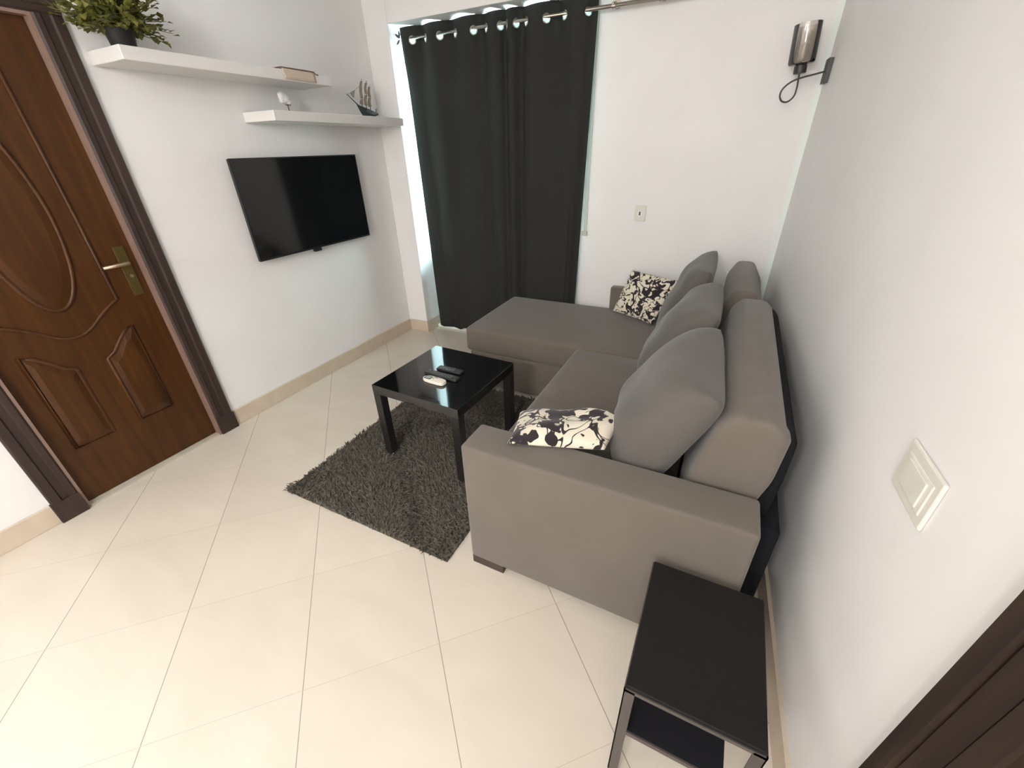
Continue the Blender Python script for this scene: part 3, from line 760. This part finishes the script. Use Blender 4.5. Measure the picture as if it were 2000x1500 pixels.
# ------------------------------------------------------------------ coffee table
CT = Vector((-1.2415, 1.6165, 0)); rot = -.0395; RB = .020
ct = empty('coffee_table', (CT.x, CT.y, RB), rot); tag(ct, 'square black glossy coffee table on the shaggy rug', 'coffee table')
hw = .2745
bx('tabletop', (-hw, -hw, .395), (hw, hw, .445), M['blacklac'], ct, .002, 2)
for sx in (-1, 1):
    for sy in (-1, 1):
        x0, x1 = sorted((sx*hw, sx*(hw-.048))); y0, y1 = sorted((sy*hw, sy*(hw-.048)))
        bx('leg', (x0, y0, -.010), (x1, y1, .395), M['blackwood'], ct, .002, 1)

def remote(name, x, y, rz, Lx, Wy, H, m, label):
    e = empty(name, (x, y, RB+.4452), rz); tag(e, label, 'remote control'); return e
TZ = RB+.4452
r1 = remote('remote_control', -1.237, 1.512, -.06, .14, .05, .02, None, 'white air conditioner remote with small display, nearest on the coffee table')
bm = bmesh.new()
poly = []
for k in range(40):
    a = 2*math.pi*k/40; c_, s_ = math.cos(a), math.sin(a)
    poly.append((.069*math.copysign(abs(c_)**.55, c_), (.0265 - .003*(c_ < 0)*abs(c_))*math.copysign(abs(s_)**.6, s_)))
prism(bm, poly, 'z', 0, .018, .004, 3); o = mesh(bm, 'body', mat('cream_plastic', (.80, .74, .64), .35), r1); shade(o, 50)
bx('display_rim', (-.060, -.016, .0172), (-.018, .014, .0188), M['blackpl'], r1, .0005, 1); bx('display', (-.053, -.010, .0185), (-.025, .008, .0194), M['lcd'], r1)
for k, (bx0, by0) in enumerate(((-.008, .012), (-.008, -.004), (.002, .012))): bx('button', (bx0, by0, .0175), (bx0+.006, by0+.006, .0195), M['greypl'], r1)
def black_remote(x, y, rz, Ln, Wd, label, rows, first=None):
    r = remote('remote_control', x, y, rz, Ln, Wd, .016, None, label)
    bm = bmesh.new(); box(bm, (-Ln/2, -Wd/2, 0), (Ln/2, Wd/2, .016), .0055, 3); o = mesh(bm, 'body', M['blackpl'], r); shade(o, 50)
    for i in range(rows):
        for j in range(3):
            cx_ = -Ln/2+.022+i*(Ln-.05)/rows; cy2 = (j-1)*Wd*.27
            bx('button', (cx_-.0035, cy2-.003, .0155), (cx_+.0035, cy2+.003, .0180), M['greypl'], r, .0008, 1)
    return r
r2_ = black_remote(-1.232, 1.574, -.045, .212, .044, 'long black remote with rows of keys, just behind the white remote', 11)
bx('power_button', (-.100, -.013, .0155), (-.094, -.006, .018), mat('red_key', (.45, .10, .04), .4), r2_)
black_remote(-1.228, 1.645, .02, .155, .044, 'short dark remote furthest back on the coffee table', 5)

# ------------------------------------------------------------------ side table
sd = empty('side_table', (.135, .722, 0)); tag(sd, 'narrow black side table with a lower shelf between sofa arm and right wall', 'side table')
X0, X1, Y0, Y1, ZT = -.012, .279, .536, .905, .450
def sp(o): return local(o, sd)
sp(bx('tabletop', (X0+.003, Y0+.003, ZT-.012), (X1-.003, Y1-.003, ZT), noisy('dark_textured_board', (.009, .0085, .008), (.014, .013, .012), 300, .7, .15), None, .002, 1))
bm = bmesh.new()
for a, b in (((X0, Y0, ZT-.022), (X1, Y0+.004, ZT-.0105)), ((X0, Y1-.004, ZT-.022), (X1, Y1, ZT-.0105)), ((X0, Y0, ZT-.022), (X0+.004, Y1, ZT-.0105)), ((X1-.004, Y0, ZT-.022), (X1, Y1, ZT-.0105))): box(bm, a, b)
sp(mesh(bm, 'rim', M['bronze']))
for x, y in ((X0, Y0), (X1-.026, Y0), (X0, Y1-.004), (X1-.026, Y1-.004)):
    bm = bmesh.new(); box(bm, (x, y, 0), (x+.026, y+.004, ZT-.012), .0008, 1)
    xx = x if x == X0 else x+.022; yy = y if y == Y0 else y-.016
    box(bm, (xx, yy, 0), (xx+.004, yy+.020, ZT-.012), .0008, 1)
    sp(mesh(bm, 'leg', M['bronze']))
sp(bx('lower_shelf', (X0+.014, Y0+.006, .235), (X1-.045, Y1-.006, .247), M['darkin'], None, .001, 1))
bm = bmesh.new(); bm.free()
for a, b in ((Y0+.002, Y0+.006), (Y1-.006, Y1-.002)): sp(bx('shelf_rail', (X0+.004, a, .229), (X1-.045, b, .245), M['bronze']))
